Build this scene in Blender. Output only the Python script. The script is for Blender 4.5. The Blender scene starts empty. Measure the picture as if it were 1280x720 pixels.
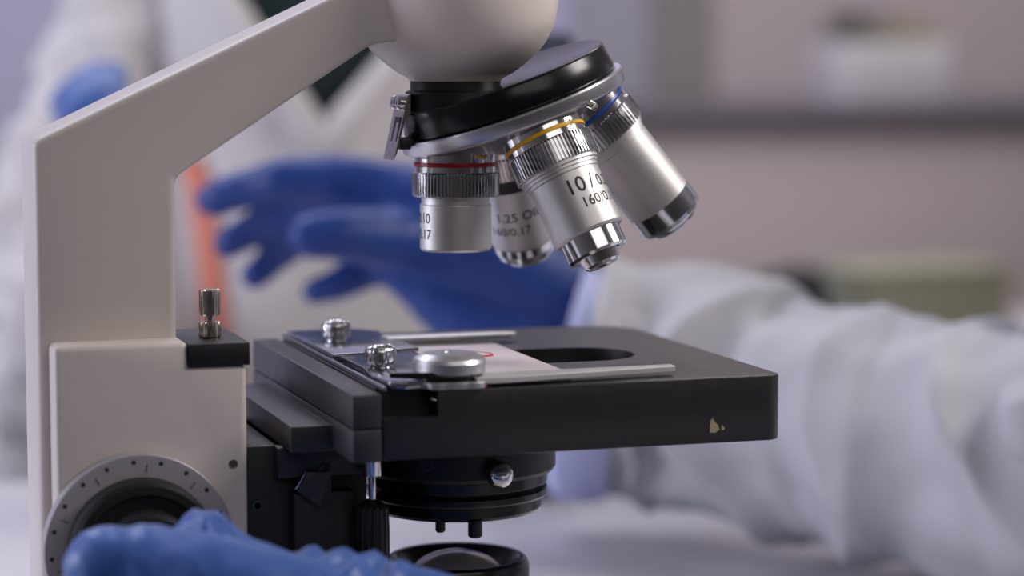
import bpy, bmesh, math, random
from mathutils import Vector, Matrix, noise
random.seed(7)
PI = math.pi
scn = bpy.context.scene
COL = scn.collection
ZUP = 870.0            # stage surface stands 870 mm above the floor; everything below is in mm, stage top = 0
MM = 0.001

# ------------------------------------------------------------------ camera model (mm, relative to the optical axis)
FPX = 3010.0
YAW = math.radians(17.8); PIT = math.atan(303/3010.)
CAM = Vector((-186.04, -629.79, 85.3))
FW = Vector((math.sin(YAW)*math.cos(PIT), math.cos(YAW)*math.cos(PIT), -math.sin(PIT)))
RT = Vector((math.cos(YAW), -math.sin(YAW), 0)); UPV = RT.cross(FW)
def pd(px, py, d):
    """point seen at picture position px,py at depth d mm"""
    return CAM + d*(FW + RT*((px-640)/FPX) - UPV*((py-360)/FPX))

# ------------------------------------------------------------------ materials
def mat(name, col, rough=.5, metal=0, spec=.5, noise_amt=0, noise_scale=200, bump=0, bump_scale=800, coat=0, sheen=0, sub=0, trans=0, ior=1.45, stretch=None):
    m = bpy.data.materials.new(name); m.use_nodes = True
    nt = m.node_tree; b = nt.nodes['Principled BSDF']
    b.inputs['Base Color'].default_value = (*col, 1)
    b.inputs['Roughness'].default_value = rough
    b.inputs['Metallic'].default_value = metal
    b.inputs['Specular IOR Level'].default_value = spec
    b.inputs['IOR'].default_value = ior
    b.inputs['Coat Weight'].default_value = coat
    b.inputs['Coat Roughness'].default_value = .15
    b.inputs['Sheen Weight'].default_value = sheen
    b.inputs['Transmission Weight'].default_value = trans
    if sub:
        b.inputs['Subsurface Weight'].default_value = sub
        b.inputs['Subsurface Radius'].default_value = (.004, .004, .005)
    tc = nt.nodes.new('ShaderNodeTexCoord'); mp = nt.nodes.new('ShaderNodeMapping')
    nt.links.new(tc.outputs['Object'], mp.inputs['Vector'])
    if stretch: mp.inputs['Scale'].default_value = stretch
    n = nt.nodes.new('ShaderNodeTexNoise'); n.inputs['Scale'].default_value = noise_scale; n.inputs['Detail'].default_value = 4
    nt.links.new(mp.outputs['Vector'], n.inputs['Vector'])
    if noise_amt:
        mx = nt.nodes.new('ShaderNodeMix'); mx.data_type = 'RGBA'
        mx.inputs['A'].default_value = (*[c*(1-noise_amt) for c in col], 1)
        mx.inputs['B'].default_value = (*[min(1, c*(1+noise_amt)) for c in col], 1)
        nt.links.new(n.outputs['Fac'], mx.inputs['Factor']); nt.links.new(mx.outputs['Result'], b.inputs['Base Color'])
    rr = nt.nodes.new('ShaderNodeMapRange'); rr.inputs['To Min'].default_value = max(.01, rough*.88); rr.inputs['To Max'].default_value = min(1, rough*1.12)
    nt.links.new(n.outputs['Fac'], rr.inputs['Value']); nt.links.new(rr.outputs['Result'], b.inputs['Roughness'])
    if bump:
        n2 = nt.nodes.new('ShaderNodeTexNoise'); n2.inputs['Scale'].default_value = bump_scale; n2.inputs['Detail'].default_value = 3
        nt.links.new(mp.outputs['Vector'], n2.inputs['Vector'])
        bp = nt.nodes.new('ShaderNodeBump'); bp.inputs['Strength'].default_value = bump; bp.inputs['Distance'].default_value = .0004
        nt.links.new(n2.outputs['Fac'], bp.inputs['Height']); nt.links.new(bp.outputs['Normal'], b.inputs['Normal'])
    return m

M = dict(
    cream=mat('cream_enamel', (.60, .545, .52), .42, bump=.05, bump_scale=1500, noise_amt=.02),
    head=mat('cream_enamel_smooth', (.74, .665, .635), .36, noise_amt=.02),
    black=mat('black_anodised', (.012, .011, .014), .42, spec=.5, bump=.05, bump_scale=3000),
    stage=mat('black_stage_coating', (.016, .014, .016), .36, spec=.6, bump=.06, bump_scale=3500, noise_amt=.2),
    nose=mat('black_nosepiece_paint', (.004, .004, .006), .24, spec=.45),
    gloss=mat('black_gloss', (.008, .008, .010), .22, spec=.5),
    rail=mat('dark_grey_anodised', (.035, .033, .042), .4, spec=.5, bump=.05, bump_scale=3000),
    rubber=mat('black_rubber', (.007, .007, .008), .6, spec=.3),
    satin=mat('satin_chrome', (.60, .585, .585), .47, 1, noise_amt=.04, bump=.05, bump_scale=4000),
    satin_dark=mat('satin_chrome_thin_oil', (.50, .50, .52), .3, 1, noise_amt=.04),
    chrome=mat('polished_chrome', (.72, .72, .74), .12, 1),
    ring=mat('brushed_steel', (.60, .60, .64), .3, 1, noise_amt=.08, stretch=(1, 1, 12)),
    under=mat('machined_nosepiece', (.16, .155, .18), .3, 1, noise_amt=.06),
    plate=mat('plated_steel', (.34, .35, .40), .2, 1, noise_amt=.05),
    knurl=mat('knurled_chrome', (.66, .66, .68), .2, 1),
    finger=mat('dull_aluminium', (.56, .55, .55), .5, .35),
    nickel=mat('nickel', (.58, .54, .50), .22, 1),
    silver=mat('satin_aluminium', (.66, .66, .67), .36, 1),
    dial=mat('grey_dial', (.36, .34, .37), .5, .3),
    red=mat('red_enamel', (.42, .008, .02), .3), yellow=mat('yellow_enamel', (.90, .48, .005), .35),
    blue=mat('blue_enamel', (.012, .07, .35), .3), ink=mat('black_ink', (.02, .018, .02), .5),
    redink=mat('red_ink', (.5, .03, .04), .5),
    white_mark=mat('engraved_marks', (.22, .21, .23), .5), holem=mat('dark_hole', (.01, .01, .01), .7),
    frost=mat('frosted_slide', (.66, .58, .60), .38, spec=.5), chip=mat('bare_metal_chip', (.42, .36, .24), .5, .4),
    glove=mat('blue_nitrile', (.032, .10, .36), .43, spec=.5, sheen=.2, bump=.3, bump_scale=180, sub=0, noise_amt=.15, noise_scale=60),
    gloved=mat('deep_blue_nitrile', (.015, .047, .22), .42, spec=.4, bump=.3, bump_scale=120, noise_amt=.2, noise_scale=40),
    suit=mat('white_coverall', (.43, .43, .465), .75, bump=.3, bump_scale=60),
    cuffm=mat('lilac_cuff', (.42, .45, .70), .7),
    coat=mat('white_lab_coat', (.60, .57, .575), .85, bump=.2, bump_scale=50),
    shirt=mat('dark_green_shirt', (.018, .035, .038), .8), orange=mat('orange_webbing', (.66, .19, .12), .6),
    skin=mat('skin', (.45, .24, .17), .5),
    bench=mat('pale_bench_laminate', (.56, .55, .61), .45, noise_amt=.02, noise_scale=8),
    wall=mat('lilac_wall', (.50, .47, .67), .8, noise_amt=.03, noise_scale=3),
    wallp=mat('pink_grey_panel', (.52, .45, .48), .6, noise_amt=.04, noise_scale=2),
    greyp=mat('grey_trim_paint', (.27, .25, .25), .6), lilacp=mat('lilac_grey_trim_paint', (.37, .36, .43), .6),
    front=mat('counter_front', (.50, .43, .43), .6, noise_amt=.05, noise_scale=2),
    darktop=mat('dark_worktop', (.12, .11, .13), .5), floor=mat('floor_vinyl', (.35, .34, .36), .5, noise_amt=.1, noise_scale=6),
    navy=mat('navy_board', (.012, .016, .05), .6),
    tub=mat('white_plastic', (.62, .60, .62), .5), leaf=mat('plant_green', (.07, .09, .06), .6), yflow=mat('yellow_flower', (.42, .36, .20), .6),
    box=mat('olive_card', (.30, .30, .22), .7), side=mat('side_table_top', (.42, .38, .40), .6), dark=mat('black_plastic', (.012, .012, .014), .5),
)
def glass(name, col=(1, 1, 1), rough=0.0):
    m = mat(name, col, rough, trans=1, ior=1.5); return m
M['glass'] = glass('clear_glass'); M['lens'] = mat('frosted_lens', (.22, .21, .23), .16, spec=.5, coat=.5)

# ------------------------------------------------------------------ mesh building
def W(v): return Vector((v[0], v[1], v[2]+ZUP))*MM
def finish(me, m, smooth=True, ang=32):
    me.materials.append(m)
    if smooth:
        me.polygons.foreach_set('use_smooth', [True]*len(me.polygons))
        me.set_sharp_from_angle(angle=math.radians(ang))
def wroot(o):
    v = Vector((0, 0, 0))
    while o is not None: v = v+o.location; o = o.parent
    return v
def obj(name, bm, m, parent=None, local=False, smooth=True, ang=32, loc=None):
    """link bm (mm, stage coordinates) as one object. local=True: verts already in the parent's own frame (mm)."""
    me = bpy.data.meshes.new(name)
    bmesh.ops.recalc_face_normals(bm, faces=bm.faces)
    o = bpy.data.objects.new(name, me); COL.objects.link(o)
    if parent is not None: o.parent = parent
    if local:
        for v in bm.verts: v.co = v.co*MM
    else:
        if parent is None:
            base = W(loc) if loc else Vector((0, 0, 0)); o.location = base
        else: base = wroot(parent)
        for v in bm.verts: v.co = W(v.co)-base
    bm.to_mesh(me); bm.free()
    finish(me, m, smooth, ang)
    return o
def thing(name, label, cat, loc):
    o = bpy.data.objects.new(name, None); COL.objects.link(o); o.location = W(loc)
    o.empty_display_size = .02
    o['label'] = label; o['category'] = cat
    return o
def tag(o, label, cat, group=None):
    o['label'] = label; o['category'] = cat
    if group: o['group'] = group
    return o
def structure(o): o['kind'] = 'structure'; return o
def NB(): return bmesh.new()
def T(bm, mtx, verts=None):
    bmesh.ops.transform(bm, matrix=mtx, verts=verts or bm.verts[:]); return bm
def add_lathe(bm, prof, seg=72, mtx=None, rf=None):
    """prof list of (r, z) ; rf(i,seg,r,z)->r"""
    rings = []
    for r, z in prof:
        if r < 1e-6: rings.append([bm.verts.new((0, 0, z))]); continue
        rings.append([bm.verts.new(((rf(i, r, z) if rf else r)*math.cos(2*PI*i/seg), (rf(i, r, z) if rf else r)*math.sin(2*PI*i/seg), z)) for i in range(seg)])
    fs = []
    for a, b in zip(rings, rings[1:]):
        for i in range(seg):
            j = (i+1) % seg
            q = [a[i % len(a)], a[j % len(a)], b[j % len(b)], b[i % len(b)]]
            u = []
            for v in q:
                if v not in u: u.append(v)
            if len(u) > 2: fs.append(bm.faces.new(u))
    if len(rings[0]) > 1: bm.faces.new(rings[0])
    if len(rings[-1]) > 1: bm.faces.new(rings[-1])
    if mtx: T(bm, mtx, [v for r in rings for v in r])
    return bm
def lathe(prof, seg=72, at=(0, 0, 0), rot=None, rf=None):
    m = Matrix.Translation(Vector(at))
    if rot: m = m @ rot
    return add_lathe(NB(), prof, seg, m, rf)
def add_poly(bm, pts, lo, hi, plane='xy', bev=0, segs=2):
    def mk(u, v, w): return {'xy': (u, v, w), 'xz': (u, w, v), 'yz': (w, u, v)}[plane]
    b = bmesh.new()
    a = [b.verts.new(mk(u, v, lo)) for u, v in pts]; c = [b.verts.new(mk(u, v, hi)) for u, v in pts]
    n = len(pts); b.faces.new(a); b.faces.new(c)
    for i in range(n): b.faces.new((a[i], a[(i+1) % n], c[(i+1) % n], c[i]))
    bmesh.ops.recalc_face_normals(b, faces=b.faces)
    if bev:
        es = [e for e in b.edges if e.calc_face_angle(0) > math.radians(25)]
        bmesh.ops.bevel(b, geom=es, offset=bev, segments=segs, profile=.5, affect='EDGES', clamp_overlap=True)
    me = bpy.data.meshes.new('t'); b.to_mesh(me); b.free(); bm.from_mesh(me); bpy.data.meshes.remove(me)
    return bm
def poly(pts, lo, hi, plane='xy', bev=0, segs=2): return add_poly(NB(), pts, lo, hi, plane, bev, segs)
def box(lo, hi, bev=0, segs=2): return add_box(NB(), lo, hi, bev, segs)
def add_box(bm, lo, hi, bev=0, segs=2):
    return add_poly(bm, [(lo[0], lo[1]), (hi[0], lo[1]), (hi[0], hi[1]), (lo[0], hi[1])], lo[2], hi[2], 'xy', bev, segs)
def rrect(x0, y0, x1, y1, r, n=8):
    """rounded rectangle; r = radius or 4 radii (x0y0, x1y0, x1y1, x0y1)"""
    if not isinstance(r, (tuple, list)): r = (r,)*4
    out = []
    for (cx, cy, sx, sy, a0, rr) in ((x0, y0, 1, 1, 180, r[0]), (x1, y0, -1, 1, 270, r[1]), (x1, y1, -1, -1, 0, r[2]), (x0, y1, 1, -1, 90, r[3])):
        if rr <= 0: out.append((cx, cy)); continue
        for k in range(n+1):
            a = math.radians(a0+90*k/n); out.append((cx+sx*rr+rr*math.cos(a), cy+sy*rr+rr*math.sin(a)))
    return out
def axis_rot(d):
    """matrix taking +Z to direction d"""
    return Vector((0, 0, 1)).rotation_difference(Vector(d).normalized()).to_matrix().to_4x4()
def add_tube(bm, pts, rad, seg=16, closed=False):
    pts = [Vector(p) for p in pts]; n = len(pts)
    if not isinstance(rad, (list, tuple)): rad = [rad]*n
    rings = []; up = Vector((0, .2, 1)).normalized()
    for i, p in enumerate(pts):
        t = (pts[(i+1) % n]-pts[i-1]) if closed else (pts[min(i+1, n-1)]-pts[max(i-1, 0)])
        t.normalize(); s = t.cross(up)
        if s.length < .05: s = t.cross(Vector((1, 0, 0)))
        s.normalize(); u = s.cross(t)
        rings.append([bm.verts.new(p+rad[i]*(math.cos(2*PI*k/seg)*s+math.sin(2*PI*k/seg)*u)) for k in range(seg)])
    for i in range(n if closed else n-1):
        a, b = rings[i], rings[(i+1) % n]
        for k in range(seg): bm.faces.new((a[k], a[(k+1) % seg], b[(k+1) % seg], b[k]))
    if not closed: bm.faces.new(rings[0]); bm.faces.new(rings[-1])
    return bm
def gear_rf(n_per, depth):
    # n_per samples per tooth
    def rf(i, r, z):
        return r-(depth if i % n_per >= n_per/2 else 0)
    return rf
def evaluated(bm, mods):
    """run modifiers over a bmesh, returns a new bmesh"""
    me = bpy.data.meshes.new('tmp'); bmesh.ops.recalc_face_normals(bm, faces=bm.faces); bm.to_mesh(me); bm.free()
    o = bpy.data.objects.new('tmp', me); COL.objects.link(o); mods(o)
    dg = bpy.context.evaluated_depsgraph_get(); dg.update()
    m2 = bpy.data.meshes.new_from_object(o.evaluated_get(dg))
    out = bmesh.new(); out.from_mesh(m2)
    bpy.data.objects.remove(o); bpy.data.meshes.remove(me); bpy.data.meshes.remove(m2)
    return out
def boolean(bm, cutters):
    cs = []
    for c in cutters:
        me = bpy.data.meshes.new('c'); bmesh.ops.recalc_face_normals(c, faces=c.faces); c.to_mesh(me); c.free()
        o = bpy.data.objects.new('c', me); COL.objects.link(o); cs.append(o)
    def mods(o):
        for c in cs:
            m = o.modifiers.new('b', 'BOOLEAN'); m.operation = 'DIFFERENCE'; m.solver = 'EXACT'; m.object = c
    out = evaluated(bm, mods)
    for c in cs: bpy.data.objects.remove(c)
    return out
def blobs(chains, voxel, smooth=6, extra=None):
    """chains: lists of (point, radius); returns one continuous skin around them"""
    bm = NB()
    for ch in chains:
        for (p, r) in ch:
            bmesh.ops.create_icosphere(bm, subdivisions=3, radius=r, matrix=Matrix.Translation(p))
        for (p, r), (q, s) in zip(ch, ch[1:]):
            d = q-p; L = d.length
            if L < .01: continue
            m = Matrix.Translation(p) @ axis_rot(d)
            k = (r-s)/L; k = max(-.95, min(.95, k)); c = math.sqrt(1-k*k)
            add_lathe(bm, [(r*c, r*k), (s*c, L+s*k)], 24, m)
    if extra: extra(bm)
    def mods(o):
        m = o.modifiers.new('r', 'REMESH'); m.mode = 'VOXEL'; m.voxel_size = voxel
        s = o.modifiers.new('s', 'SMOOTH'); s.factor = .5; s.iterations = smooth
    return evaluated(bm, mods)
def displace(bm, fn):
    bm.normal_update()
    for v, d in [(v, v.normal*fn(v.co)) for v in bm.verts]: v.co += d
    return bm
def text_bm(body, size, radius, phi0, z, spacing=1.0):
    """letters wrapped round a barrel (axis Z), reading left to right seen from -Y, centred height z, starting at phi0 (rad)"""
    cu = bpy.data.curves.new('t', 'FONT'); cu.body = body; cu.size = size; cu.space_character = spacing; cu.resolution_u = 3; cu.offset = size*.012
    o = bpy.data.objects.new('t', cu); COL.objects.link(o)
    dg = bpy.context.evaluated_depsgraph_get(); dg.update()
    me = bpy.data.meshes.new_from_object(o.evaluated_get(dg))
    bm = bmesh.new(); bm.from_mesh(me)
    bmesh.ops.triangulate(bm, faces=bm.faces)
    bmesh.ops.subdivide_edges(bm, edges=[e for e in bm.edges if e.calc_length() > size*.25], cuts=2)
    for v in bm.verts:
        a = phi0+v.co.x/radius; rr = radius+.03
        v.co = Vector((rr*math.sin(a), -rr*math.cos(a), z+v.co.y-size*.35))
    bpy.data.objects.remove(o); bpy.data.curves.remove(cu); bpy.data.meshes.remove(me)
    return bm

# ================================================================== MICROSCOPE
mic = thing('microscope', 'cream and black compound microscope with four chrome objectives on pale bench', 'microscope', (-40, 0, -120))

# --- arm
arm = poly([(-115.4, -88), (-115.4, 61.3), (-39.3, 97.2), (-6, 113), (18, 113), (18, 88), (-12, 87.2), (-27, 85.6), (-79.5, 51.4), (-79.7, -88)], -15, 13, 'xz', 1.9, 3)
obj('arm', arm, M['cream'], mic, ang=40)
# --- focus housing (raised, wraps the lower arm)
hz = [(-112.4, -88), (-112.4, 10.2), (-78.6, 10.2), (-78.6, 3.6), (-63.4, 3.6), (-63.4, -88)]
house = poly(hz, -25, 23, 'xz', 1.5, 3)
house = boolean(house, [lathe([(1.25, 0), (1.25, 6)], 24, (-67.2, -21, -22.0), Matrix.Rotation(PI/2, 4, 'X'))])
hs = obj('focus_housing', house, M['cream'], mic, ang=40)
# --- black stop block with thumb screw
sb = obj('stop_block', box((-78.6, -25.3, 3.7), (-62.6, 9, 9.6), .25), M['black'], mic)
b = NB()
G = lambda z0, z1, r, bm: add_lathe(bm, [(0, z0), (r-.4, z0), (r, z0+.3), (r, z1-.3), (r-.4, z1), (0, z1)], 18*6, Matrix.Translation((-70.4, -12, 0)), gear_rf(6, .28))
G(15.4, 22.2, 2.75, b); add_lathe(b, [(1.3, 13), (1.3, 16)], 24, Matrix.Translation((-70.4, -12, 0)))
obj('adjusting_screw', b, M['nickel'], sb)
b = NB(); add_lathe(b, [(0, 9.6), (2.6, 9.6), (2.9, 9.9), (2.9, 13.4), (2.5, 13.7), (0, 13.7)], 22*6, Matrix.Translation((-70.4, -12, 0)), gear_rf(6, .25))
obj('lock_nut', b, M['nickel'], sb)

# --- head bowl
head = lathe([(0, 75.7), (12.3, 75.7), (12.6, 75.9), (12.8, 76.4), (15.6, 77.9), (18.4, 79.9), (20.8, 82), (22.9, 84), (24.7, 86.5), (26.2, 89.3), (27.2, 92.2), (27.85, 96), (28.1, 100), (28.1, 124), (27, 126), (0, 126)], 96)
obj('head', head, M['head'], mic, ang=60)

# --- viewing head above the bowl (mostly above the frame)
hb = NB(); add_lathe(hb, [(0, 125.5), (24, 125.5), (25, 127), (25, 136), (24, 137), (0, 137)], 72); obj('head_ring', hb, M['black'], mic)
vh = obj('viewing_head', poly(rrect(-30, 136.5, 42, 176, 8), -34, 34, 'xz', 4, 3), M['head'], mic, ang=40)
for yy in (-27, 27):
    R_ = Matrix.Translation((34, yy*.9, 162)) @ axis_rot((.82, 0, .57))
    bm = NB(); add_lathe(bm, [(0, -6), (15, -6), (15, 42), (14, 43), (0, 43)], 48, R_); t_ = obj('eyepiece_tube', bm, M['head'], mic)
    bm = NB(); add_lathe(bm, [(0, 42), (12.5, 42), (13.5, 44), (17, 60), (17.5, 72), (16.5, 74), (11, 73), (10, 70), (0, 70)], 48, R_); obj('eyepiece', bm, M['black'], t_)

# --- nosepiece
A = math.radians(20.0); LM = 56.8
APEX = Vector((0, 0, 112.6)); axis = Vector((math.sin(A), 0, -math.cos(A)))
NC = APEX+axis*(LM*math.cos(A))
nrot = axis_rot(-axis)
nmat = Matrix.Translation(NC) @ nrot
bm = NB(); add_lathe(bm, [(0, 3), (29.6, 8), (30.1, 8.2), (30.25, 8.7), (29.2, 14.9), (28.9, 15.4), (28.4, 15.6), (27.6, 15.4), (20, 14.2), (10, 13.6), (0, 13.6)], 128, nmat)
nose = obj('nosepiece', bm, M['nose'], mic, ang=50)
bm = NB(); add_lathe(bm, [(0, 2), (29.8, 3.2), (30.9, 3.5), (31.9, 4.1), (32.1, 4.6), (32.1, 7.3), (31.8, 7.8), (30.2, 7.9), (0, 7)], 128, nmat)
obj('click_ring', bm, M['ring'], nose, ang=25)
bm = NB(); add_lathe(bm, [(0, -4.6), (8.5, -4.4), (10, -3.9), (30.4, 3.35), (0, 4)], 128, nmat); obj('turret_face', bm, M['under'], nose, ang=25)
bm = NB()
add_lathe(bm, [(0, 62), (13.6, 63.5), (13.6, 72.8), (12.9, 73.2), (12.3, 73.3), (12.3, 75.8), (0, 75.8)], 64)
add_lathe(bm, [(0, 0), (1.4, 0), (1.6, .3), (1.6, 1.2), (0, 1.2)], 20, Matrix.Translation((3, -12.9, 69.5)) @ Matrix.Rotation(PI/2, 4, 'X'))
obj('nosepiece_mount', bm, M['black'], mic)
# notch screw on the ring
bm = NB(); p = nmat @ Vector((12*1.0, -31.2, 3.2)); add_lathe(bm, [(0, -1), (1.1, -1), (1.1, .9), (.8, 1.1), (0, .8)], 20, Matrix.Translation(p) @ axis_rot((.3, -.9, -.3)))
obj('ring_screw', bm, M['nickel'], nose)
# spring clip
bm = NB()
add_poly(bm, [(-14.0, 72.4), (-15.0, 72.0), (-16.2, 66.5), (-18.4, 56.8), (-18.9, 54.6), (-17.9, 56.6), (-15.6, 65.6), (-14.0, 67)], -5.5, 5.5, 'xz', .12, 1)
clip = obj('click_spring', bm, M['nickel'], mic)
bm = NB(); add_poly(bm, [(-17.8, 59.6), (-17.2, 59.5), (-15.9, 66.0), (-16.45, 66.2)], -4.1, -3.0, 'xz')
add_poly(bm, [(-17.8, 59.6), (-17.2, 59.5), (-15.9, 66.0), (-16.45, 66.2)], .6, 1.8, 'xz')
add_poly(bm, [(-16.7, 64.8), (-16.2, 64.6), (-15.9, 66.0), (-16.45, 66.2)], -4.1, 1.8, 'xz')
obj('spring_slot', bm, M['holem'], clip)
for yy in (-3.4, 1.6):
    bm = NB(); add_lathe(bm, [(0, -.6), (1.9, -.6), (2.0, 1.2), (1.6, 1.9), (.6, 1.9), (.6, 1.2), (0, 1.2)], 28, Matrix.Translation((-15.6, yy, 69.9)) @ axis_rot((-1, 0, .12)))
    obj('screw', bm, M['chrome'], clip)
bm = NB(); add_box(bm, (-16.6, -4, 57.4), (-12.4, 3, 60.6), .4)
obj('spring_foot', bm, M['black'], clip)

# --- objectives
def objective(theta, prof_barrel, knurl_teeth, band_mat, tips, label, barrel_mat, texts, band_z=(-1.9, -3.1), kz=(-4.9, -11.4), kr=12.0, upper=None, knurl_mat='chrome', km=None):
    """theta: azimuth on the nosepiece, 0 = towards the arm, 90 = towards the viewer"""
    rd = Vector((-math.cos(theta), -math.sin(theta), 0)); rd = nrot.to_3x3() @ rd     # radial direction on the disc
    d = (math.cos(A)*axis + math.sin(A)*rd).normalized()
    mount = APEX+LM*d
    zax = -d; v = (mount-CAM); v = v-zax*v.dot(zax); yax = v.normalized(); xax = yax.cross(zax)
    R = Matrix((xax, yax, zax)).transposed().to_4x4()
    o = obj('objective', lathe(prof_barrel, 96), barrel_mat, mic, local=True, ang=20)
    o.location = W(mount)-mic.location; o.rotation_euler = R.to_euler()
    o['label'] = label
    # collar above the knurl
    obj('collar', lathe([(0, 1.2), (11.0, 1.2), (11.2, .9), (11.2, band_z[0]+.02), (11.0, band_z[0]), (11.0, band_z[1]), (11.25, band_z[1]-.05), (11.25, kz[0]+.3), (10, kz[0]), (0, kz[0])], 96), M['chrome'], o, local=True, ang=20)
    obj('colour_band', lathe([(10.9, band_z[0]), (11.35, band_z[0]-.1), (11.45, (band_z[0]+band_z[1])/2), (11.35, band_z[1]+.1), (10.9, band_z[1])], 96), band_mat, o, local=True)
    k = NB(); z0, z1 = kz
    add_lathe(k, [(kr-1.5, z0+.35), (kr-.45, z0+.3), (kr, z0-.15), (kr, z1+.3), (kr-.45, z1), (kr-1.7, z1-.05)], knurl_teeth*6, None, gear_rf(6, 1.0))
    obj('knurled_ring', k, km or M['knurl'], o, local=True, ang=18)
    for (nm, pr, m) in tips: obj(nm, lathe(pr, 96), M[m], o, local=True, ang=20)
    tb = NB(); 
    for (s, size, rad, phi, z) in texts:
        t = text_bm(s, size, rad, phi, z); me = bpy.data.meshes.new('x'); t.to_mesh(me); t.free(); tb.from_mesh(me); bpy.data.meshes.remove(me)
    if texts: obj('engraving', tb, M['ink'], o, local=True, smooth=False)
    else: tb.free()
    return o
th = lambda deg: math.radians(deg)
objective(th(0), [(0, -11), (9.35, -11), (9.35, -13.4), (9.65, -13.5), (9.75, -13.7), (9.75, -25.5), (9.2, -26.2), (7.5, -26.2), (7.2, -25.4), (0, -25.4)], 72, M['red'],
          [('front_lens', [(0, -25.2), (4, -25.3), (4.1, -25.7), (0, -26)], 'glass')], 'short objective with red band', M['satin'],
          [('4/0.10', 3.9, 9.75, th(-102), -17.0), ('160/0.17', 3.7, 9.75, th(-119), -21.4)])
objective(th(90), [(0, -11), (11.0, -11), (11.0, -12.3), (10.5, -12.5), (10.5, -13.3), (10.1, -13.4), (10.1, -14.3), (9.7, -14.4), (9.7, -14.5), (9.8, -14.6), (9.8, -30.2), (9.2, -30.9), (0, -30.9)], 72, M['yellow'],
          [('front_tip', [(0, -30.6), (8.3, -30.6), (8.3, -36.0), (7.6, -36.7), (6.6, -36.7), (6.5, -36.2), (5.6, -36.2), (5.4, -36.9), (4.9, -39.0), (4.2, -39.6), (2.6, -39.6), (2.4, -39.0), (0, -39.0)], 'chrome')],
          'objective with yellow band', M['satin'],
          [('10', 5.9, 9.8, th(-5), -18.6), ('/', 5.9, 9.8, th(36), -18.6), ('0.25', 4.5, 9.8, th(52), -18.9), ('160/0.17', 3.9, 9.8, th(10), -23.6)])
objective(th(180), [(0, -11), (11.0, -11), (11.0, -12.3), (10.5, -12.5), (10.5, -13.3), (10.1, -13.4), (10.1, -14.3), (9.7, -14.4), (9.7, -14.5), (9.8, -14.6), (9.8, -35.2), (0, -35.2)], 60, M['blue'],
          [('front_tip', [(0, -35.1), (9.75, -35.15), (9.75, -40.4), (9.3, -41.6), (7.4, -42.6), (7.1, -43.4), (5.4, -44.3), (3, -44.4), (2.6, -44), (0, -44)], 'chrome')],
          'long objective with blue band', M['satin'], [('40/0.65', 4.2, 9.8, th(120), -20), ('160/0.17', 3.3, 9.8, th(120), -25)])
objective(th(270), [(0, -11), (10.2, -11), (10.2, -11.9), (9.9, -12), (9.9, -17.3), (9.8, -17.4), (9.8, -35.4), (9.3, -36.2), (0, -36.2)], 72, M['satin'],
          [('black_band', [(9.8, -12.6), (10.0, -12.7), (10.0, -16.6), (9.8, -16.7)], 'ink'),
           ('front_tip', [(0, -36), (9.2, -36.1), (9.2, -38.6), (8.3, -41.0), (6.6, -42.8), (4, -43.6), (0, -43.8)], 'chrome')],
          'oil objective with black band', M['satin'],
          [('1.25 OIL', 4.0, 9.8, th(-42), -24.4), ('160/0.17', 3.6, 9.8, th(-58), -29.0)])

# --- stage
st = poly(rrect(-36.4, -59, 71.6, 61, (.6, 4.2, 16, 6)), -17.2, 0, 'xy', .5, 2)
slot = poly(rrect(-22, -18.5, 50, 11.5, 14.9, 10), -20, 3)
slot2 = box((-40, -70, -6.6), (-22, -51.5, 3)); slot3 = box((-34.9, -70, -2.2), (-31, 80, 3))
stage = obj('stage', boolean(st, [slot, slot2]), M['stage'], mic, ang=30)
bm = NB()
for x, y, s in ((52.2, -59.12, 1), (54.6, -59.1, .35)):
    pts = [(x-1.3*s, -14.2), (x+.2*s, -14.4), (x+1.4*s, -13.6), (x+.9*s, -12.3), (x+.1*s, -11.6), (x-.6*s, -10.4), (x-1.2*s, -11.4)]
    pts = [(px, (pz+13)*s-13+(.0 if s == 1 else -.3)) for px, pz in pts]
    add_poly(bm, pts, -59.16, -58.9, 'xz')
obj('paint_chip', bm, M['chip'], stage)
# rail with scale
rl = NB(); add_box(rl, (-44.1, -59.4, -8.9), (-36.7, 61, -.3), .5); add_box(rl, (-44.1, -59.4, -17.4), (-36.6, 61, -9.1), .6)
rail = obj('rail', rl, M['rail'], mic)
bm = NB()
for k in range(46):
    y = -50+k*2.2; L = 2.6 if k % 5 else 4.0
    add_box(bm, (-43.0, y-.17, -.34), (-43.0+L, y+.17, -.22))
obj('scale_marks', bm, M['white_mark'], rail, smooth=False)
# mechanical stage carriage
bm = NB()
add_poly(bm, [(-34.6, 57), (-34.6, 1), (-24, 2.5), (-16.5, 7), (-8.5, 7.5), (-8.5, 22), (-13, 28), (-10, 36), (-9, 50), (-15, 57)], .25, 2.2, 'xy', .2, 2)
car = obj('slide_holder', bm, M['plate'], mic)
bm = NB(); add_box(bm, (-36.0, -57.5, 0.1), (-34.9, 58, 1.2), .2); obj('guide_strip', bm, M['plate'], car)
bm = NB()
add_poly(bm, [(-33.4, -3), (-22, -1), (-12, 4), (-11.5, -20), (-14, -30), (-10, -38), (-9, -50), (-24, -56), (-30, -57.4), (-33.6, -55), (-34.4, -40), (-32.6, -24)], .25, 2.0, 'xy', .3, 2)
obj('carriage_plate', bm, M['plate'], car)
bm = NB(); add_poly(bm, [(-12, 27), (25, 28), (27, 29.2), (27, 32), (25, 33.2), (-12, 35)], 1.2, 2.7, 'xy', .25, 2)
obj('rear_finger', bm, M['silver'], car)
bm = NB(); add_poly(bm, [(-12, -58.6), (-5, -58.8), (44, -52.0), (44.4, -48.0), (16, -48.8), (-4, -49), (-12, -46)], 1.0, 2.5, 'xy', .12, 1)
obj('front_finger', bm, M['finger'], car)
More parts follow.
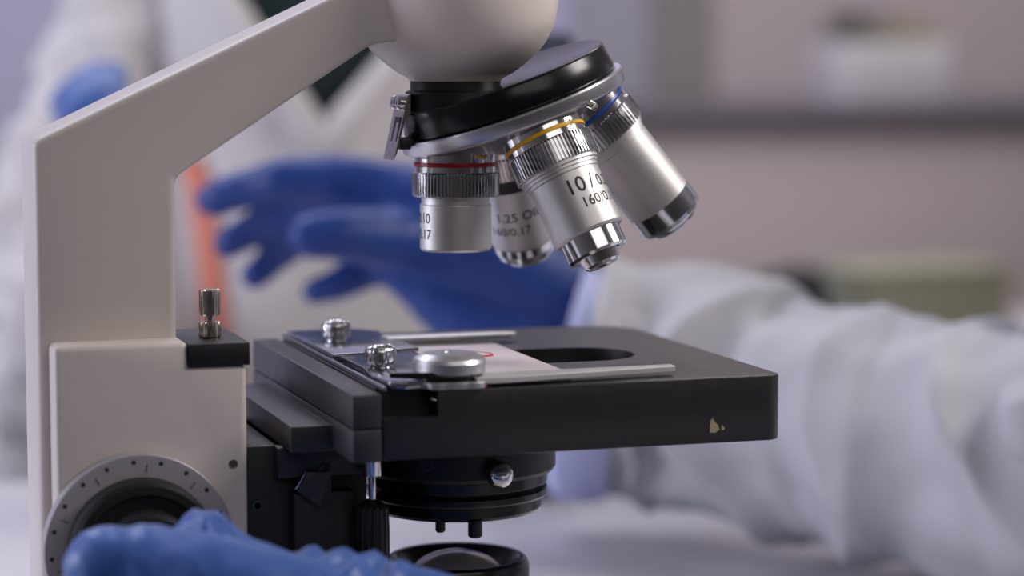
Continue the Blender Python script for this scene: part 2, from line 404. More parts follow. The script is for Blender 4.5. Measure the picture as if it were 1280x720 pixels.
def thumb_screw(x, y, z, nm):
    bm = NB(); m = Matrix.Translation((x, y, z))
    add_lathe(bm, [(0, .8), (3.2, .8), (4.0, 1.5), (4.15, 4.2), (3.8, 5.1), (3.0, 5.8), (1.6, 6.2), (0, 6.3)], 18*6, m, lambda i, r, z: r-((.6 if i % 6 >= 3 else 0)*(1 if r > 2.7 else 0)))
    add_lathe(bm, [(0, 0), (2.9, 0), (3.0, .4), (2.4, .9), (2.2, 1.5), (0, 1.5)], 40, m)
    return obj(nm, bm, M['knurl'], car)
thumb_screw(-26.2, 31, 2.1, 'thumb_screw'); thumb_screw(-28.6, -27.5, 2.0, 'thumb_screw')
DK = Vector((-16.6, -50.0, 0))
bm = NB(); m = Matrix.Translation(DK)
add_lathe(bm, [(0, 3.2), (8.8, 3.2), (9.3, 3.6), (9.35, 6.0), (8.9, 6.9), (6.9, 8.1), (1.2, 8.3), (1.0, 7.9), (0, 7.9)], 96, m)
fk = obj('finger_lever_knob', bm, M['silver'], car, ang=25)
bm = NB(); add_lathe(bm, [(0, 1.6), (7.9, 1.6), (8.5, 2), (8.5, 3.3), (0, 3.3)], 72, m); obj('washer', bm, M['gloss'], fk)
bm = NB(); pts = []
for k in range(96):
    a = 2*PI*k/96; pts.append((DK.x+(10.9+1.0*max(0, math.cos(6*a)))*math.cos(a)*1.05, DK.y+(10.4+.9*max(0, math.cos(6*a+.4)))*math.sin(a)))
add_poly(bm, pts, .1, 1.7, 'xy', .15, 1); obj('indexed_flange', bm, M['silver'], fk, ang=25)
bm = NB(); add_lathe(bm, [(0, 0), (.7, 0), (.6, .25), (0, .3)], 16, Matrix.Translation(DK+Vector((6.4, -9.2, .9))) @ axis_rot((0, -1, 0))); obj('red_dot', bm, M['redink'], fk)
bm = NB(); add_tube(bm, [DK+Vector((-16, -2, 3.2)), DK+Vector((-8, -6, 3.3)), DK+Vector((0, -8.2, 3.3))], [.7, .9, .9], 12); obj('lever', bm, M['gloss'], fk)
bm = NB(); add_lathe(bm, [(1.2, -1), (1.2, 1.2)], 20, Matrix.Translation((-21.5, -55.0, -3)) @ axis_rot((.5, -1, 0))); obj('lever_pin', bm, M['nickel'], fk)

# --- bracket & stage carrier
bm = NB()
add_poly(bm, [(-54.6, -37), (-34, -37), (-34, 44), (-54.6, 44)], -17.8, -11, 'xy', .35)
add_box(bm, (-56, -27, -26), (-30, 36, -17.9), .5)
br = obj('stage_bracket', bm, M['rail'], mic)
bm = NB()
add_box(bm, (-63.2, -23, -88), (-47, 22, -17.9), .4)
add_box(bm, (-52, -27.5, -88), (-36, 20, -30), .6); add_box(bm, (-50, -22, -88), (-31, 18, -25), .6)
add_poly(bm, [(-51, -30), (-44, -22.5), (-42, -23), (-42, -33), (-46, -35)], -27.6, -26.4, 'xz', .2)
ca = obj('carrier', bm, M['black'], mic)
bm = NB(); add_lathe(bm, [(0, 0), (1.7, 0), (1.7, .5), (.95, .5), (.95, -.1), (0, -.1)], 6, Matrix.Translation((-60.6, -23, -33.5)) @ axis_rot((0, -1, 0))); obj('socket_screw', bm, M['rail'], ca)
bm = NB(); add_poly(bm, [(-52.0, -28.6), (-49, -24.0), (-49.6, -28.4)], -29.2, -28.6, 'xz'); obj('bright_edge', bm, M['chrome'], ca)
bm = NB(); add_poly(bm, [(-51.6, -29), (-48.8, -24.2), (-42.8, -24.2), (-45.6, -33.0)], -30.2, -27.4, 'xz', .2); obj('stop_lug', bm, M['rail'], ca)
bm = NB(); add_lathe(bm, [(0, -88), (9, -88), (9.4, -60), (9, -51), (0, -51)], 48, Matrix.Translation((0, 0, 0)))
bm.free()
bm = NB(); add_lathe(bm, [(0, 0), (9, 0), (9.6, .5), (9.6, 12), (8.8, 12.6), (0, 12.6)], 20*6, Matrix.Translation((-38.5, -24, -54)) @ axis_rot((0, -1, 0)), gear_rf(6, .25)); obj('condenser_knob', bm, M['rubber'], ca)
# stage drive (hanging coaxial knob)
SD = Matrix.Translation((-31.6, -30, 0))
bm = NB(); add_lathe(bm, [(0, -17), (2.6, -17), (2.6, -25.8), (2.2, -26), (0, -26)], 40, SD); add_lathe(bm, [(0, -21.4), (.95, -25), (.95, -33), (0, -33)], 30, SD)
sd = obj('stage_drive', bm, M['chrome'], mic)
bm = NB(); add_lathe(bm, [(0, -32.2), (1.6, -32.2), (3.4, -33.6), (4.2, -34.4), (4.4, -40), (4.5, -70), (4, -71), (0, -71)], 14*6, SD, lambda i, r, z: r-(.4 if (i % 6 >= 3 and r > 4.1) else 0)); obj('drive_knob', bm, M['black'], sd)

# --- condenser
bm = NB(); add_lathe(bm, [(0, -16.8), (27.4, -16.8), (27.4, -29.5), (26.6, -30.6), (0, -30.6)], 128)
cond = obj('condenser', bm, M['black'], mic, ang=25)
bm = NB(); add_lathe(bm, [(0, -30.5), (24.9, -30.6), (25.2, -31), (25.2, -33.6), (24.9, -34), (22, -34), (22, -35.2), (24.9, -35.2), (25.2, -35.5), (25.2, -37.0), (24.7, -37.6), (23.6, -38), (23.6, -40.6), (22.8, -41.5), (0, -41.5)], 128)
obj('iris_ring', bm, M['gloss'], cond, ang=25)
for (x, y, L, r) in ((-9.8, -18.0, 3.6, 1.35), (-1.4, -22.4, 4.7, 1.95)):
    bm = NB(); add_lathe(bm, [(0, -41), (r, -41), (r, -41-L+.5), (r*.7, -41-L), (0, -41-L-.1)], 32, Matrix.Translation((x, y, 0))); obj('peg', bm, M['black'], cond)
bm = NB(); bx, by, bz = 3.0, -30.2, -27.6
bmesh.ops.create_uvsphere(bm, u_segments=48, v_segments=32, radius=3.7, matrix=Matrix.Translation((bx, by, bz)))
add_lathe(bm, [(1.6, 0), (1.4, 5)], 24, Matrix.Translation((bx, by, bz)) @ axis_rot((0, 1, 0.1)))
obj('centring_knob', bm, M['chrome'], cond)
bm = NB(); add_lathe(bm, [(1.6, -.4), (1.6, .3), (1.0, .3), (.9, -.6), (0, -.6)], 24, Matrix.Translation((-14.7, -22.9, -25.5)) @ axis_rot((-.54, -.84, 0))); obj('grub_screw', bm, M['rail'], cond)

# --- base and lamp collector
bm = NB(); add_poly(bm, rrect(-118, -60, 60, 60, (8, 22, 22, 8)), -116, -88, 'xy', 3, 3)
base = obj('base', bm, M['cream'], mic)
for x, y in ((-105, -48), (-105, 48), (45, -42), (45, 42)):
    bm = NB(); add_lathe(bm, [(0, -120), (8, -120), (9, -118), (9, -115)], 32, Matrix.Translation((x, y, 0))); obj('rubber_foot', bm, M['rubber'], base)
bm = NB(); add_lathe(bm, [(0, -92), (21.5, -92), (21.5, -70), (20.2, -69), (20.2, -57.6), (19.6, -56), (18.6, -55.3), (17.6, -55.4), (16.6, -56.4), (14.2, -60.5), (0, -60.6)], 128)
lamp = obj('lamp_collector', bm, M['gloss'], mic, ang=25)
bm = NB(); add_lathe(bm, [(0, -53.6), (3, -53.8), (6, -54.5), (9, -55.7), (11.5, -57.2), (13.6, -59.2), (14.2, -60.2), (0, -60.2)], 96)
obj('diffuser', lathe([(0, -60.6), (14, -60.6), (14, -60.3), (0, -60.3)], 64), M['frost'], lamp)
obj('collector_lens', bm, M['lens'], lamp, ang=60)

# --- coarse/fine focus
FC = Vector((-92.2, 0, -41.5))
def focus(sy, nm):
    R = Matrix.Translation((FC.x, 0, FC.z)) @ axis_rot((0, sy, 0))
    y0 = 25 if sy < 0 else 23
    bm = NB(); add_lathe(bm, [(0, y0), (23.8, y0), (24.2, y0+.5), (24.2, y0+4.2), (23.9, y0+4.55), (18.8, y0+4.7), (0, y0+4.7)], 128, R)
    d = obj(nm, bm, M['dial'], mic, ang=25)
    bm = NB(); add_lathe(bm, [(0, y0+5), (18.4, y0+5), (18.6, y0+6), (18.6, y0+13), (17.6, y0+14), (15.5, y0+14.2), (14.9, y0+13.2), (0, y0+13)], 128, R)
    add_lathe(bm, [(0, y0+13), (11.5, y0+13), (12, y0+14), (12, y0+22), (11, y0+23), (0, y0+23)], 128, R)
    obj('fine_knob', bm, M['rubber'], d, ang=25)
    if sy < 0:
        bm = NB()
        for k in range(20):
            a = 2*PI*k/20+.06
            p = (FC.x+22.2*math.cos(a), -y0-4.58, FC.z+22.2*math.sin(a))
            add_lathe(bm, [(0, 0), (.6, 0), (.6, .04), (0, .04)], 14, Matrix.Translation(p) @ axis_rot((0, -1, 0)))
            c = Vector((math.cos(a+.16), 0, math.sin(a+.16)))
            if k % 2 == 0: add_tube(bm, [Vector((FC.x, -y0-4.70, FC.z))+c*19.6, Vector((FC.x, -y0-4.62, FC.z))+c*21.6], .12, 6)
        obj('dial_marks', bm, M['holem'], d)
focus(-1, 'focus_knob')
bm = NB(); RF = Matrix.Translation((FC.x, 0, FC.z)) @ axis_rot((0, 1, 0))
add_lathe(bm, [(0, 23), (14, 23), (14.4, 24), (14.4, 34), (13, 35), (0, 35)], 96, RF)
obj('focus_knob', bm, M['rubber'], mic, ang=25)

# ================================================================== SLIDE
sl = obj('microscope_slide', box((-10, -47.5, .05), (17.2, 26.5, 1.1), .08, 1), M['glass'], None, loc=(3, -10, .05))
tag(sl, 'frosted glass slide with a red ring drawn on it, on the black stage', 'slide')
obj('frosted_area', box((-9.8, -47.3, 1.1), (17, 17, 1.16)), M['frost'], sl)
bm = NB(); add_tube(bm, [Vector((2.5+6.5*math.cos(a), -4+6.0*math.sin(a), 1.2)) for a in [2*PI*k/48 for k in range(48)]], .16, 6, True)
add_tube(bm, [Vector((3.5+5*math.cos(a), -5.5+4.2*math.sin(a), 1.2)) for a in [2*PI*k/48 for k in range(30, 48)]], .45, 6)
obj('red_ring', bm, M['redink'], sl)

# ================================================================== PEOPLE
def P(px, py, d, rpx): return (pd(px, py, d), rpx*d/FPX)
def fold_tube(path, seg=72, sub=14, amp=4, seed=0, flat=1.0, freq=1.0, ends=True, pleat=0):
    """sleeve: path of (point, radius) splined, with cloth folds"""
    pts = [p for p, r in path]; rs = [r for p, r in path]; n = len(pts); P_, R_ = [], []
    for i in range(n-1):
        p0, p1, p2, p3 = pts[max(i-1, 0)], pts[i], pts[i+1], pts[min(i+2, n-1)]
        for k in range(sub):
            t = k/sub
            P_.append(.5*((2*p1)+(p2-p0)*t+(2*p0-5*p1+4*p2-p3)*t*t+(3*p1-p0-3*p2+p3)*t*t*t)); R_.append(rs[i]*(1-t)+rs[i+1]*t)
    P_.append(pts[-1]); R_.append(rs[-1])
    bm = NB(); rings = []; L = 0; s = None
    for i, p in enumerate(P_):
        t = (P_[min(i+1, len(P_)-1)]-P_[max(i-1, 0)]).normalized()
        if i: L += (P_[i]-P_[i-1]).length
        if s is None: s = t.cross(Vector((0, 0, 1))).normalized()
        else: s = (s-t*s.dot(t)).normalized()
        u = s.cross(t)
        ring = []
        for k in range(seg):
            a = 2*PI*k/seg
            q = Vector((math.cos(a)*1.3+seed*7.1, math.sin(a)*1.3, L*.032*freq))
            f = noise.noise(q)*1.0 + .55*noise.noise(Vector((math.cos(a)*2.2+L*.01, math.sin(a)*2.2+seed, L*.075*freq)))
            rdg = 1-abs(noise.noise(Vector((math.cos(a)*.9-seed, math.sin(a)*.9+L*.012*freq, L*.045*freq+3))))*2
            rr = R_[i]+amp*(f+.6*rdg)
            if pleat:
                ph = L*.047+2.6*noise.noise(Vector((math.cos(a)*.7+seed, math.sin(a)*.7, L*.008)))+.7*math.sin(a+.5)
                rr += pleat*((1-abs(math.sin(ph)))**1.3-.45)*(.35+.65*abs(math.cos(a)))
            ring.append(bm.verts.new(p+rr*(math.cos(a)*s*flat+math.sin(a)*u)))
        rings.append(ring)
    for a_, b_ in zip(rings, rings[1:]):
        for k in range(seg): bm.faces.new((a_[k], a_[(k+1) % seg], b_[(k+1) % seg], b_[k]))
    if ends:
        for r, p in ((rings[0], P_[0]), (rings[-1], P_[-1])):
            c = bm.verts.new(p)
            for k in range(seg): bm.faces.new((r[k], r[(k+1) % seg], c))
    return bm

# --- the operator: far arm behind the scope, near arm on the focus knob
op = thing('person', 'person in white coverall and blue gloves working the microscope from the right', 'person', (330, 120, -120))
D = 985
hand = [
    [P(263, 252, D+12, 21.5), P(300, 238, D+8, 24.9), P(352, 226, D+2, 29.4), P(420, 228, D, 37.3), P(500, 245, D, 42)],
    [P(284, 303, D+22, 20.3), P(318, 285, D+20, 23.7), P(365, 262, D+16, 28.2), P(430, 250, D+10, 37.3), P(510, 265, D+5, 42)],
    [P(318, 345, D+30, 18.1), P(340, 325, D+30, 21.5), P(372, 298, D+26, 24.9), P(440, 275, D+20, 33.9), P(520, 290, D+10, 40)],
    [P(392, 366, D+4, 18.1), P(418, 357, D+4, 21.5), P(455, 338, D+6, 26), P(510, 315, D+8, 36.2), P(580, 320, D+5, 42)],
    [P(388, 294, D-32, 30), P(420, 293, D-30, 33), P(470, 297, D-24, 36), P(530, 300, D-12, 40), P(600, 310, D, 50)],
    [P(440, 232, D+2, 40.7), P(540, 270, D+2, 62), P(600, 305, D+2, 72), P(660, 345, D+4, 72), P(730, 385, D+8, 74), P(800, 415, D+8, 66)],
    [P(470, 312, D+4, 30), P(530, 350, D+4, 42), P(600, 395, D+4, 56), P(700, 440, D+6, 70), P(800, 450, D+8, 70)],
    [P(470, 300, D+12, 38.4), P(600, 330, D+4, 66)],
]
bm = blobs(hand, 2.0, 8)
displace(bm, lambda c: 1.1*noise.noise(c*.05)+.5*noise.noise(c*.13))
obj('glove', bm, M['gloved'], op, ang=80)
# glove gauntlet edge
bm = fold_tube([P(735, 388, D+8, 82), P(700, 372, D+6, 80), P(640, 340, D+4, 78)], 64, 6, 1.2, 3, ends=False)
bm.free()
slv = [P(728, 470, 996, 146), P(750, 474, 996, 150), P(850, 480, 990, 150), P(960, 520, 965, 143), P(1060, 535, 940, 146), P(1160, 556, 915, 157), P(1290, 578, 885, 168), P(1400, 570, 870, 185), P(1480, 440, 890, 200), P(1540, 200, 920, 215), P(1580, -60, 950, 240)]
def rest(bm):
    for v in bm.verts: v.co.z = max(v.co.z, -119.3)
    return bm
obj('sleeve', rest(fold_tube(slv, 140, 22, 4.5, 1, freq=.7, pleat=11)), M['suit'], op, ang=80)
up = [P(1500, 640, 860, 110), P(1420, 570, 850, 130), P(1362, 490, 842, 112), P(1335, 445, 840, 90)]
obj('elbow_fold', fold_tube(up, 72, 10, 4.0, 5), M['suit'], op, ang=80)
cf = [P(712, 470, 997, 136), P(722, 472, 997, 150), P(738, 474, 996, 154), P(752, 474, 996, 150)]
obj('cuff', fold_tube(cf, 96, 8, 1.2, 2), M['cuffm'], op, ang=80)
# near hand
E1 = 556
near = [
    [P(127, 706, E1, 45), P(165, 704, E1, 48), P(205, 708, E1-1, 50), P(258, 722, E1-4, 54), P(330, 752, E1-6, 66), P(420, 800, E1, 90)],          # thumb
    [P(214, 700, E1+22, 22), P(244, 662, E1+12, 24), P(262, 664, E1+8, 26), P(300, 705, E1+6, 36), P(350, 732, E1+6, 44), P(420, 775, E1+6, 76)],  # index, bent over the knob
    [P(180, 800, E1+20, 30), P(240, 765, E1+16, 36), P(310, 770, E1+8, 46), P(420, 810, E1+6, 84)],
    [P(190, 860, E1+26, 30), P(250, 830, E1+18, 36), P(330, 820, E1+10, 48), P(430, 840, E1+8, 84)],
    [P(220, 920, E1+28, 28), P(280, 890, E1+20, 34), P(350, 870, E1+12, 48), P(440, 870, E1+8, 84)],
    [P(380, 770, E1+6, 78), P(450, 792, E1+6, 92), P(520, 806, E1+6, 96), P(600, 840, E1+2, 104), P(700, 880, E1-4, 112), P(800, 910, E1-10, 120)],
]
def wrinkles(bm):
    for (x, y, r, rad, tilt) in ((392, 772, 84, 8, .25), (428, 782, 88, 9, .3), (462, 794, 95, 10, .3), (505, 806, 97, 9, .2)):
        pts = []
        for k in range(15):
            a = -1.9+3.4*k/14
            pts.append(pd(x+r*math.sin(a)*.0+tilt*r*math.sin(a)*1.6, y-r*math.cos(a), E1+6+r*math.sin(a)*E1/FPX))
        add_tube(bm, pts, rad*E1/FPX, 10)
    add_tube(bm, [pd(232, 655, E1+5), pd(258, 648, E1+1), pd(278, 665, E1-2), pd(288, 688, E1-3)], 1.2, 10)
bm = blobs(near, 1.0, 5, wrinkles)
displace(bm, lambda c: .5*noise.noise(c*.14)+.45*(1-abs(noise.noise(Vector((c.x*.16+c.z*.08, c.y*.06, c.z*.05)))*3)))
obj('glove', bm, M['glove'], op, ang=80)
nsl = [P(700, 885, E1-4, 150), P(760, 905, E1-8, 165), P(900, 930, E1-20, 185), P(1100, 960, E1-26, 190), P(1400, 985, E1-20, 205), P(1700, 880, E1+10, 250), P(1900, 500, E1+60, 290)]
obj('sleeve', fold_tube(nsl, 72, 10, 3.5, 9), M['suit'], op, ang=80)

# --- colleague behind
co = thing('person', 'person in white lab coat over dark green shirt, standing behind the microscope arm', 'person', tuple(pd(340, 400, 1500).xy)+(-120,))
DC = 1400
cx = 385
body = [
    [P(cx-10, 1330, DC+80, 215), P(cx-10, 900, DC+70, 230), P(cx, 500, DC+50, 225), P(cx, 250, DC+40, 235), P(cx, 60, DC+40, 240), P(cx, -120, DC+50, 200), P(cx, -220, DC+60, 90)],
    [P(cx-110, 900, DC+60, 190), P(cx-90, 300, DC+40, 200), P(cx-60, 20, DC+40, 190)],
    [P(cx+100, 900, DC+60, 190), P(cx+80, 300, DC+40, 185), P(cx+70, 0, DC+40, 190)],
]
body.append([P(62, 300, DC+20, 90), P(45, 900, DC+20, 120), P(100, 1200, DC+60, 120)])
def cloth_noise(c): return 9*noise.noise(Vector((c.x*.012, c.y*.012, c.z*.005)))+4*noise.noise(Vector((c.x*.03, c.y*.03, c.z*.012+4)))
bm = blobs(body, 7, 8); displace(bm, cloth_noise)
from mathutils.bvhtree import BVHTree
coat_tree = BVHTree.FromBMesh(bm)
def on_coat(px, py, off):
    d = (pd(px, py, 1000)-CAM).normalized(); hit = coat_tree.ray_cast(CAM, d)[0]
    return (hit if hit is not None else pd(px, py, DC-40))-d*off
# open the front: remove the V between the lapels
def in_v(co_):
    v = co_-CAM; d = v.dot(FW); px = 640+FPX*v.dot(RT)/d; py = 360-FPX*v.dot(UPV)/d
    return d < DC+10 and py < 186 and -215 < py and (403-(186-py)*.66) < px < (403+(186-py)*.86)
dele = [f for f in bm.faces if in_v(f.calc_center_median())]
bmesh.ops.delete(bm, geom=dele, context='FACES')
for z in [v for v in bm.verts if v.co.z < -112]: z.co.z = max(z.co.z, -840)
leg = [[P(cx-10, 1300, DC+80, 150), P(cx-100, 1500, DC+80, 140), P(cx-100, 2000, DC+90, 100)], [P(cx-10, 1300, DC+80, 150), P(cx+90, 1500, DC+80, 140), P(cx+90, 2000, DC+90, 100)]]
lb = blobs(leg, 9, 4)
for v in lb.verts: v.co.z = max(v.co.z, -838)
obj('trousers', lb, M['shirt'], co, ang=80)
for lx in (-100, 90):
    f = pd(cx+lx, 2000, DC+80); f.z = -870; sh = NB()
    bmesh.ops.create_uvsphere(sh, u_segments=24, v_segments=16, radius=1, matrix=Matrix.Translation((f.x, f.y-50, -840)) @ Matrix.Diagonal((48, 130, 60, 1)))
    for v in sh.verts: v.co.z = max(v.co.z, -869.5)
    obj('shoe', sh, M['dark'], co, ang=80)
obj('lab_coat', bm, M['coat'], co, ang=80)
inner = [[(p+FW*22, r*.93) for p, r in ch] for ch in body]
obj('shirt', blobs(inner, 12, 4), M['shirt'], co, ang=80)
# lapels: rolled edges along the opening
def surf_d(px, py):
    return DC-43
for sgn, k, w in ((-1, .66, 9.5), (1, .86, 10)):
    pts = [on_coat(403+sgn*(186-py)*k, py, 1) for py in range(196, -130, -14)]
    bm = NB(); add_tube(bm, pts, [w*.5+min(w*.5, 2*j) for j in range(len(pts))], 16)
    obj('lapel', bm, M['coat'], co, ang=80)
# arm at picture left with raised gloved hand, and arm across
al = [P(205, 0, DC+20, 108), P(158, 120, DC, 105), P(112, 240, DC-10, 108), P(82, 360, DC-30, 110), P(75, 470, DC-60, 95), P(95, 400, DC-150, 66), P(112, 300, DC-190, 54), P(118, 215, DC-205, 46)]
obj('sleeve', fold_tube(al, 64, 12, 9, 4), M['coat'], co, ang=80)
DH = DC-215
gh = [
    [P(118, 235, DH+5, 36), P(116, 180, DH, 40), P(112, 145, DH, 40)],
    [P(112, 145, DH, 38), P(84, 128, DH-8, 24), P(90, 150, DH-34, 20)],
    [P(112, 145, DH, 38), P(100, 112, DH-8, 24), P(104, 135, DH-36, 20)],
    [P(118, 145, DH, 38), P(122, 98, DH-6, 24), P(124, 122, DH-36, 20)],
    [P(124, 148, DH, 36), P(140, 96, DH-4, 22), P(140, 122, DH-34, 19)],
    [P(120, 165, DH, 36), P(150, 150, DH-22, 20), P(140, 140, DH-42, 18)],
]
bm = blobs(gh, 2.5, 6); obj('glove', bm, M['glove'], co, ang=80)
# orange strap hanging down the coat
bm = NB(); pts = [(236, 196), (246, 235), (255, 290), (262, 350), (270, 430), (276, 520)]
f1 = [on_coat(x-13, y, 5) for x, y in pts]; f2 = [on_coat(x+13, y, 5) for x, y in pts]
va = [bm.verts.new(p) for p in f1]; vb = [bm.verts.new(p) for p in f2]
vc = [bm.verts.new(p+FW*5) for p in f2]; vd = [bm.verts.new(p+FW*5) for p in f1]
for i in range(len(pts)-1):
    for a_, b_ in ((va, vb), (vb, vc), (vc, vd), (vd, va)): bm.faces.new((a_[i], a_[i+1], b_[i+1], b_[i]))
for i in (0, -1): bm.faces.new((va[i], vb[i], vc[i], vd[i]))
obj('strap', bm, M['orange'], co)

# ================================================================== ROOM
TB = -120
def yw(d): return d*math.cos(YAW)
bench = thing('lab_bench', 'pale laminate laboratory bench carrying the microscope', 'bench', (200, 150, -870))
obj('worktop', box((-1100, -125, TB-30), (1500, 515, TB), 2), M['bench'], bench)
for x in (-1060, 1440):
    for y in (-98, 485): obj('leg', box((x-25, y-25, -870), (x+25, y+25, TB-30), 2), M['greyp'], bench)
def wallbox(name, lo, hi, m): return structure(obj(name, box(lo, hi), M[m]))
YB = 2500
wallbox('floor', (-2500, -1500, -900), (3500, 2700, -870), 'floor')
wallbox('wall_back', (-2500, YB, -870), (3500, YB+60, 1700), 'wall')
def xb(px, y):
    r = FW+RT*((px-640)/FPX); t = (y-CAM.y)/r.y; return CAM.x+t*r.x
wallbox('trim_1', (xb(715, YB), YB-20, -870), (xb(803, YB), YB, 1700), 'lilacp')
wallbox('trim_2', (xb(803, YB), YB-30, -870), (xb(878, YB), YB, 1700), 'greyp')
wallbox('trim_3', (xb(878, YB), YB-20, -870), (3500, YB, 1700), 'wallp')
# back counter
YC = 1950
def zc(py, px, y):
    v = FW+RT*((px-640)/FPX)-UPV*((py-360)/FPX); t = (y-CAM.y)/v.y; return CAM.z+t*v.z
xc0 = xb(700, YC); zt = zc(134, 1000, YC); zb = zc(158, 1000, YC)
bc = thing('back_counter', 'pinkish counter with dark worktop edge against the back wall', 'counter', (xc0+800, YC+200, -870))
obj('worktop', box((xc0-10, YC-10, zb), (3300, YB-60, zt), 3), M['darktop'], bc)
for k in range(4):
    w = (3300-xc0)/4
    obj('door', box((xc0+k*w+3, YC, -800), (xc0+(k+1)*w-3, YC+20, zb-4), 2), M['front'], bc)
obj('body', box((xc0, YC+21, -870), (3300, YB-70, zb)), M['front'], bc)
bc_ = pd(662, 400, 1105); bz = pd(662, 40, 1105).z
bm = lathe([(0, TB+.2), (19, TB+.2), (20.5, TB+2), (20.5, bz-8), (19, bz-2), (16, bz), (0, bz)], 48, (bc_.x, bc_.y, 0))
nb = obj('bottle', bm, M['navy'], None, loc=(bc_.x, bc_.y, TB))
tag(nb, 'dark navy bottle standing on the bench behind the nosepiece', 'bottle')
obj('cap', lathe([(0, bz), (9, bz), (9, bz+16), (8, bz+17), (0, bz+17)], 40, (bc_.x-2, bc_.y, 0)), M['dark'], nb)
# planter on the counter
YP = YC+110
x0, x1 = xb(1052, YP), xb(1190, YP); zp = zt; zq = zc(52, 1120, YP)
pl = thing('plant_pot', 'white square pot of green and yellow plants on the back counter', 'plant', ((x0+x1)/2, YP+50, zt))
obj('pot', poly(rrect(x0, YP, x1, YP+100, 12), zt, zq, 'xy', 3), M['tub'], pl)
def leaves(xa, xb_, n, sd, z0, z1):
    random.seed(sd); bm = NB()
    for k in range(n):
        a = random.uniform(0, 2*PI); x = random.uniform(xa, xb_); y = YP+50+random.uniform(-38, 38); z = random.uniform(z0, z1)
        Lr = random.uniform(14, 24); m = Matrix.Translation((x, y, z)) @ Matrix.Rotation(a, 4, 'Z') @ Matrix.Rotation(random.uniform(-.6, .6), 4, 'Y')
        vs = [bm.verts.new(m @ Vector(c)) for c in ((0, 0, 0), (Lr*.5, 5, 3), (Lr, 0, 1), (Lr*.5, -5, 3))]; bm.faces.new(vs)
    return bm
obj('foliage', leaves(x0+5, x0+62, 120, 3, zq-4, zq+30), M['leaf'], pl, smooth=False)
obj('flowers', leaves(x0+62, x1-5, 90, 5, zq-4, zq+28), M['yflow'], pl, smooth=False)
# side table with box and black tool
YS = 1150; TS = -175
sd_ = thing('side_table', 'low side table behind the sleeve, in front of the counter', 'table', (xb(1150, YS), YS+150, -870))
obj('tabletop', box((xb(930, YS), YS-60, TS-25), (xb(930, YS)+1100, YS+330, TS), 2), M['side'], sd_)
for x in (xb(930, YS)+40, xb(930, YS)+1060):
    for y in (YS-30, YS+300): obj('leg', box((x-20, y-20, -870), (x+20, y+20, TS-25), 1), M['greyp'], sd_)
bxo = obj('box', box((xb(1078, YS), YS, TS+.3), (xb(1262, YS), YS+80, zc(338, 1160, YS)), 2), M['box'], None, loc=((xb(1170, YS)), YS+40, TS))
tag(bxo, 'olive green card box on the side table behind the sleeve', 'box')
lid = obj('lid', box((xb(1076, YS), YS-2, zc(350, 1160, YS)), (xb(1264, YS), YS+82, zc(336, 1160, YS)), 1), M['box'], bxo)
bm = NB(); c = Vector((xb(1003, YS), YS+10, TS)); zt2 = zc(332, 1000, YS)
add_lathe(bm, [(0, TS+.3), (26, TS), (28, TS+6), (26, zt2-16), (18, zt2-4), (0, zt2)], 40, Matrix.Translation((c.x, c.y, 0)))
add_tube(bm, [(c.x-10, c.y, zt2-18), (c.x-30, c.y, zt2-14), (c.x-50, c.y, zt2-26)], [8, 9, 7], 14)
tag(obj('desk_object', bm, M['dark'], None, loc=(c.x, c.y, TS)), 'small black rounded object on the side table left of the olive box', 'desk object')

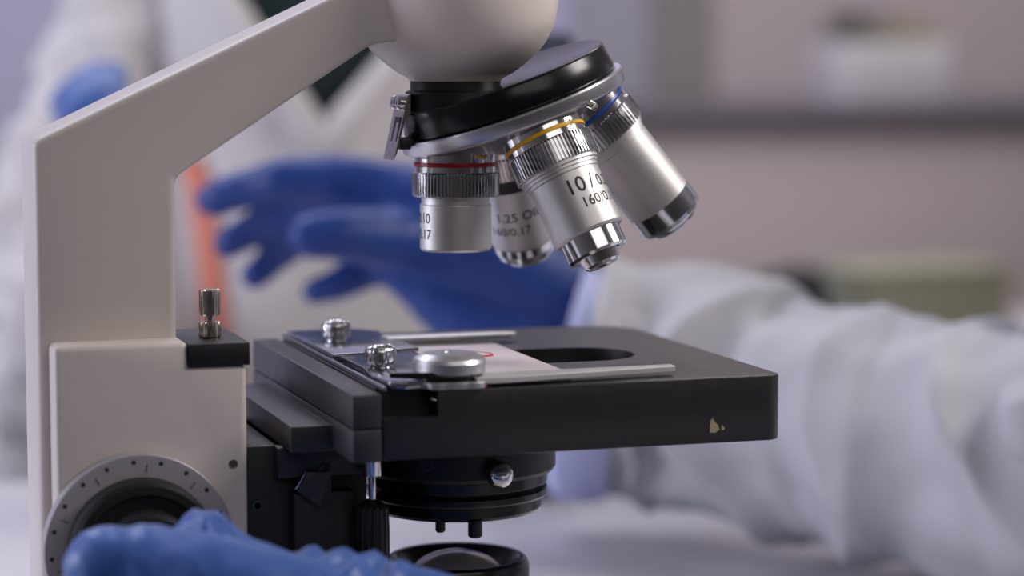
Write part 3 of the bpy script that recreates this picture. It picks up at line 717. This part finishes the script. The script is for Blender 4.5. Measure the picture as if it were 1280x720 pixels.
# ================================================================== LIGHT
w = bpy.data.worlds.new('world'); scn.world = w; w.use_nodes = True
nt = w.node_tree; bg = nt.nodes['Background']
tc = nt.nodes.new('ShaderNodeTexCoord'); sp = nt.nodes.new('ShaderNodeSeparateXYZ'); nt.links.new(tc.outputs['Generated'], sp.inputs[0])
mr = nt.nodes.new('ShaderNodeMapRange'); mr.inputs['From Min'].default_value = -1; mr.inputs['From Max'].default_value = 1
nt.links.new(sp.outputs['Y'], mr.inputs['Value'])
cr = nt.nodes.new('ShaderNodeValToRGB'); nt.links.new(mr.outputs['Result'], cr.inputs['Fac'])
cr.color_ramp.elements[0].position = 0; cr.color_ramp.elements[0].color = (.03, .026, .026, 1)
cr.color_ramp.elements[1].position = 1; cr.color_ramp.elements[1].color = (.24, .225, .26, 1)
nt.links.new(cr.outputs['Color'], bg.inputs['Color']); bg.inputs['Strength'].default_value = 1.0

def area(name, loc, target, size, power, col, sy=None):
    l = bpy.data.lights.new(name, 'AREA'); l.energy = power; l.color = col; l.shape = 'RECTANGLE'; l.size = size*MM; l.size_y = (sy or size)*MM
    o = bpy.data.objects.new(name, l); COL.objects.link(o); o.location = W(loc)
    d = Vector(target)-Vector(loc); o.rotation_euler = d.to_track_quat('-Z', 'Y').to_euler(); return o
area('ceiling_or_fill_light', (-500, 1300, 1500), (0, 300, 0), 1000, 16, (.86, .88, 1), 700)
area('window_light', (-1500, 480, 350), (0, 100, 0), 800, 18, (.82, .83, 1), 700)
area('ceiling_or_fill_light', (900, -290, 800), (-40, 0, 0), 440, 11.5, (1, .94, .9), 480)
area('ceiling_or_fill_light', (60, -1050, 620), (-40, 0, 20), 900, 2.0, (1, .94, .92), 500)  # added soft front fill for the head and barrels, not a room lamp
area('ceiling_or_fill_light', (900, 1500, 1600), (900, 2300, -300), 1400, 23, (1, .95, .95), 600)

# ================================================================== CAMERA
cd = bpy.data.cameras.new('camera'); cam = bpy.data.objects.new('camera', cd); COL.objects.link(cam)
cd.sensor_width = 36; cd.lens = FPX/1280*36; cd.clip_start = .01; cd.clip_end = 50
cam.location = W(CAM); cam.rotation_euler = (PI/2-PIT, 0, -YAW)
cd.dof.use_dof = True; cd.dof.focus_distance = .640; cd.dof.aperture_fstop = 6.6
scn.camera = cam
scn.view_settings.view_transform = 'Standard'; scn.view_settings.look = 'None'; scn.view_settings.gamma = 1
scn.view_settings.exposure = 0; scn.view_settings.use_curve_mapping = False
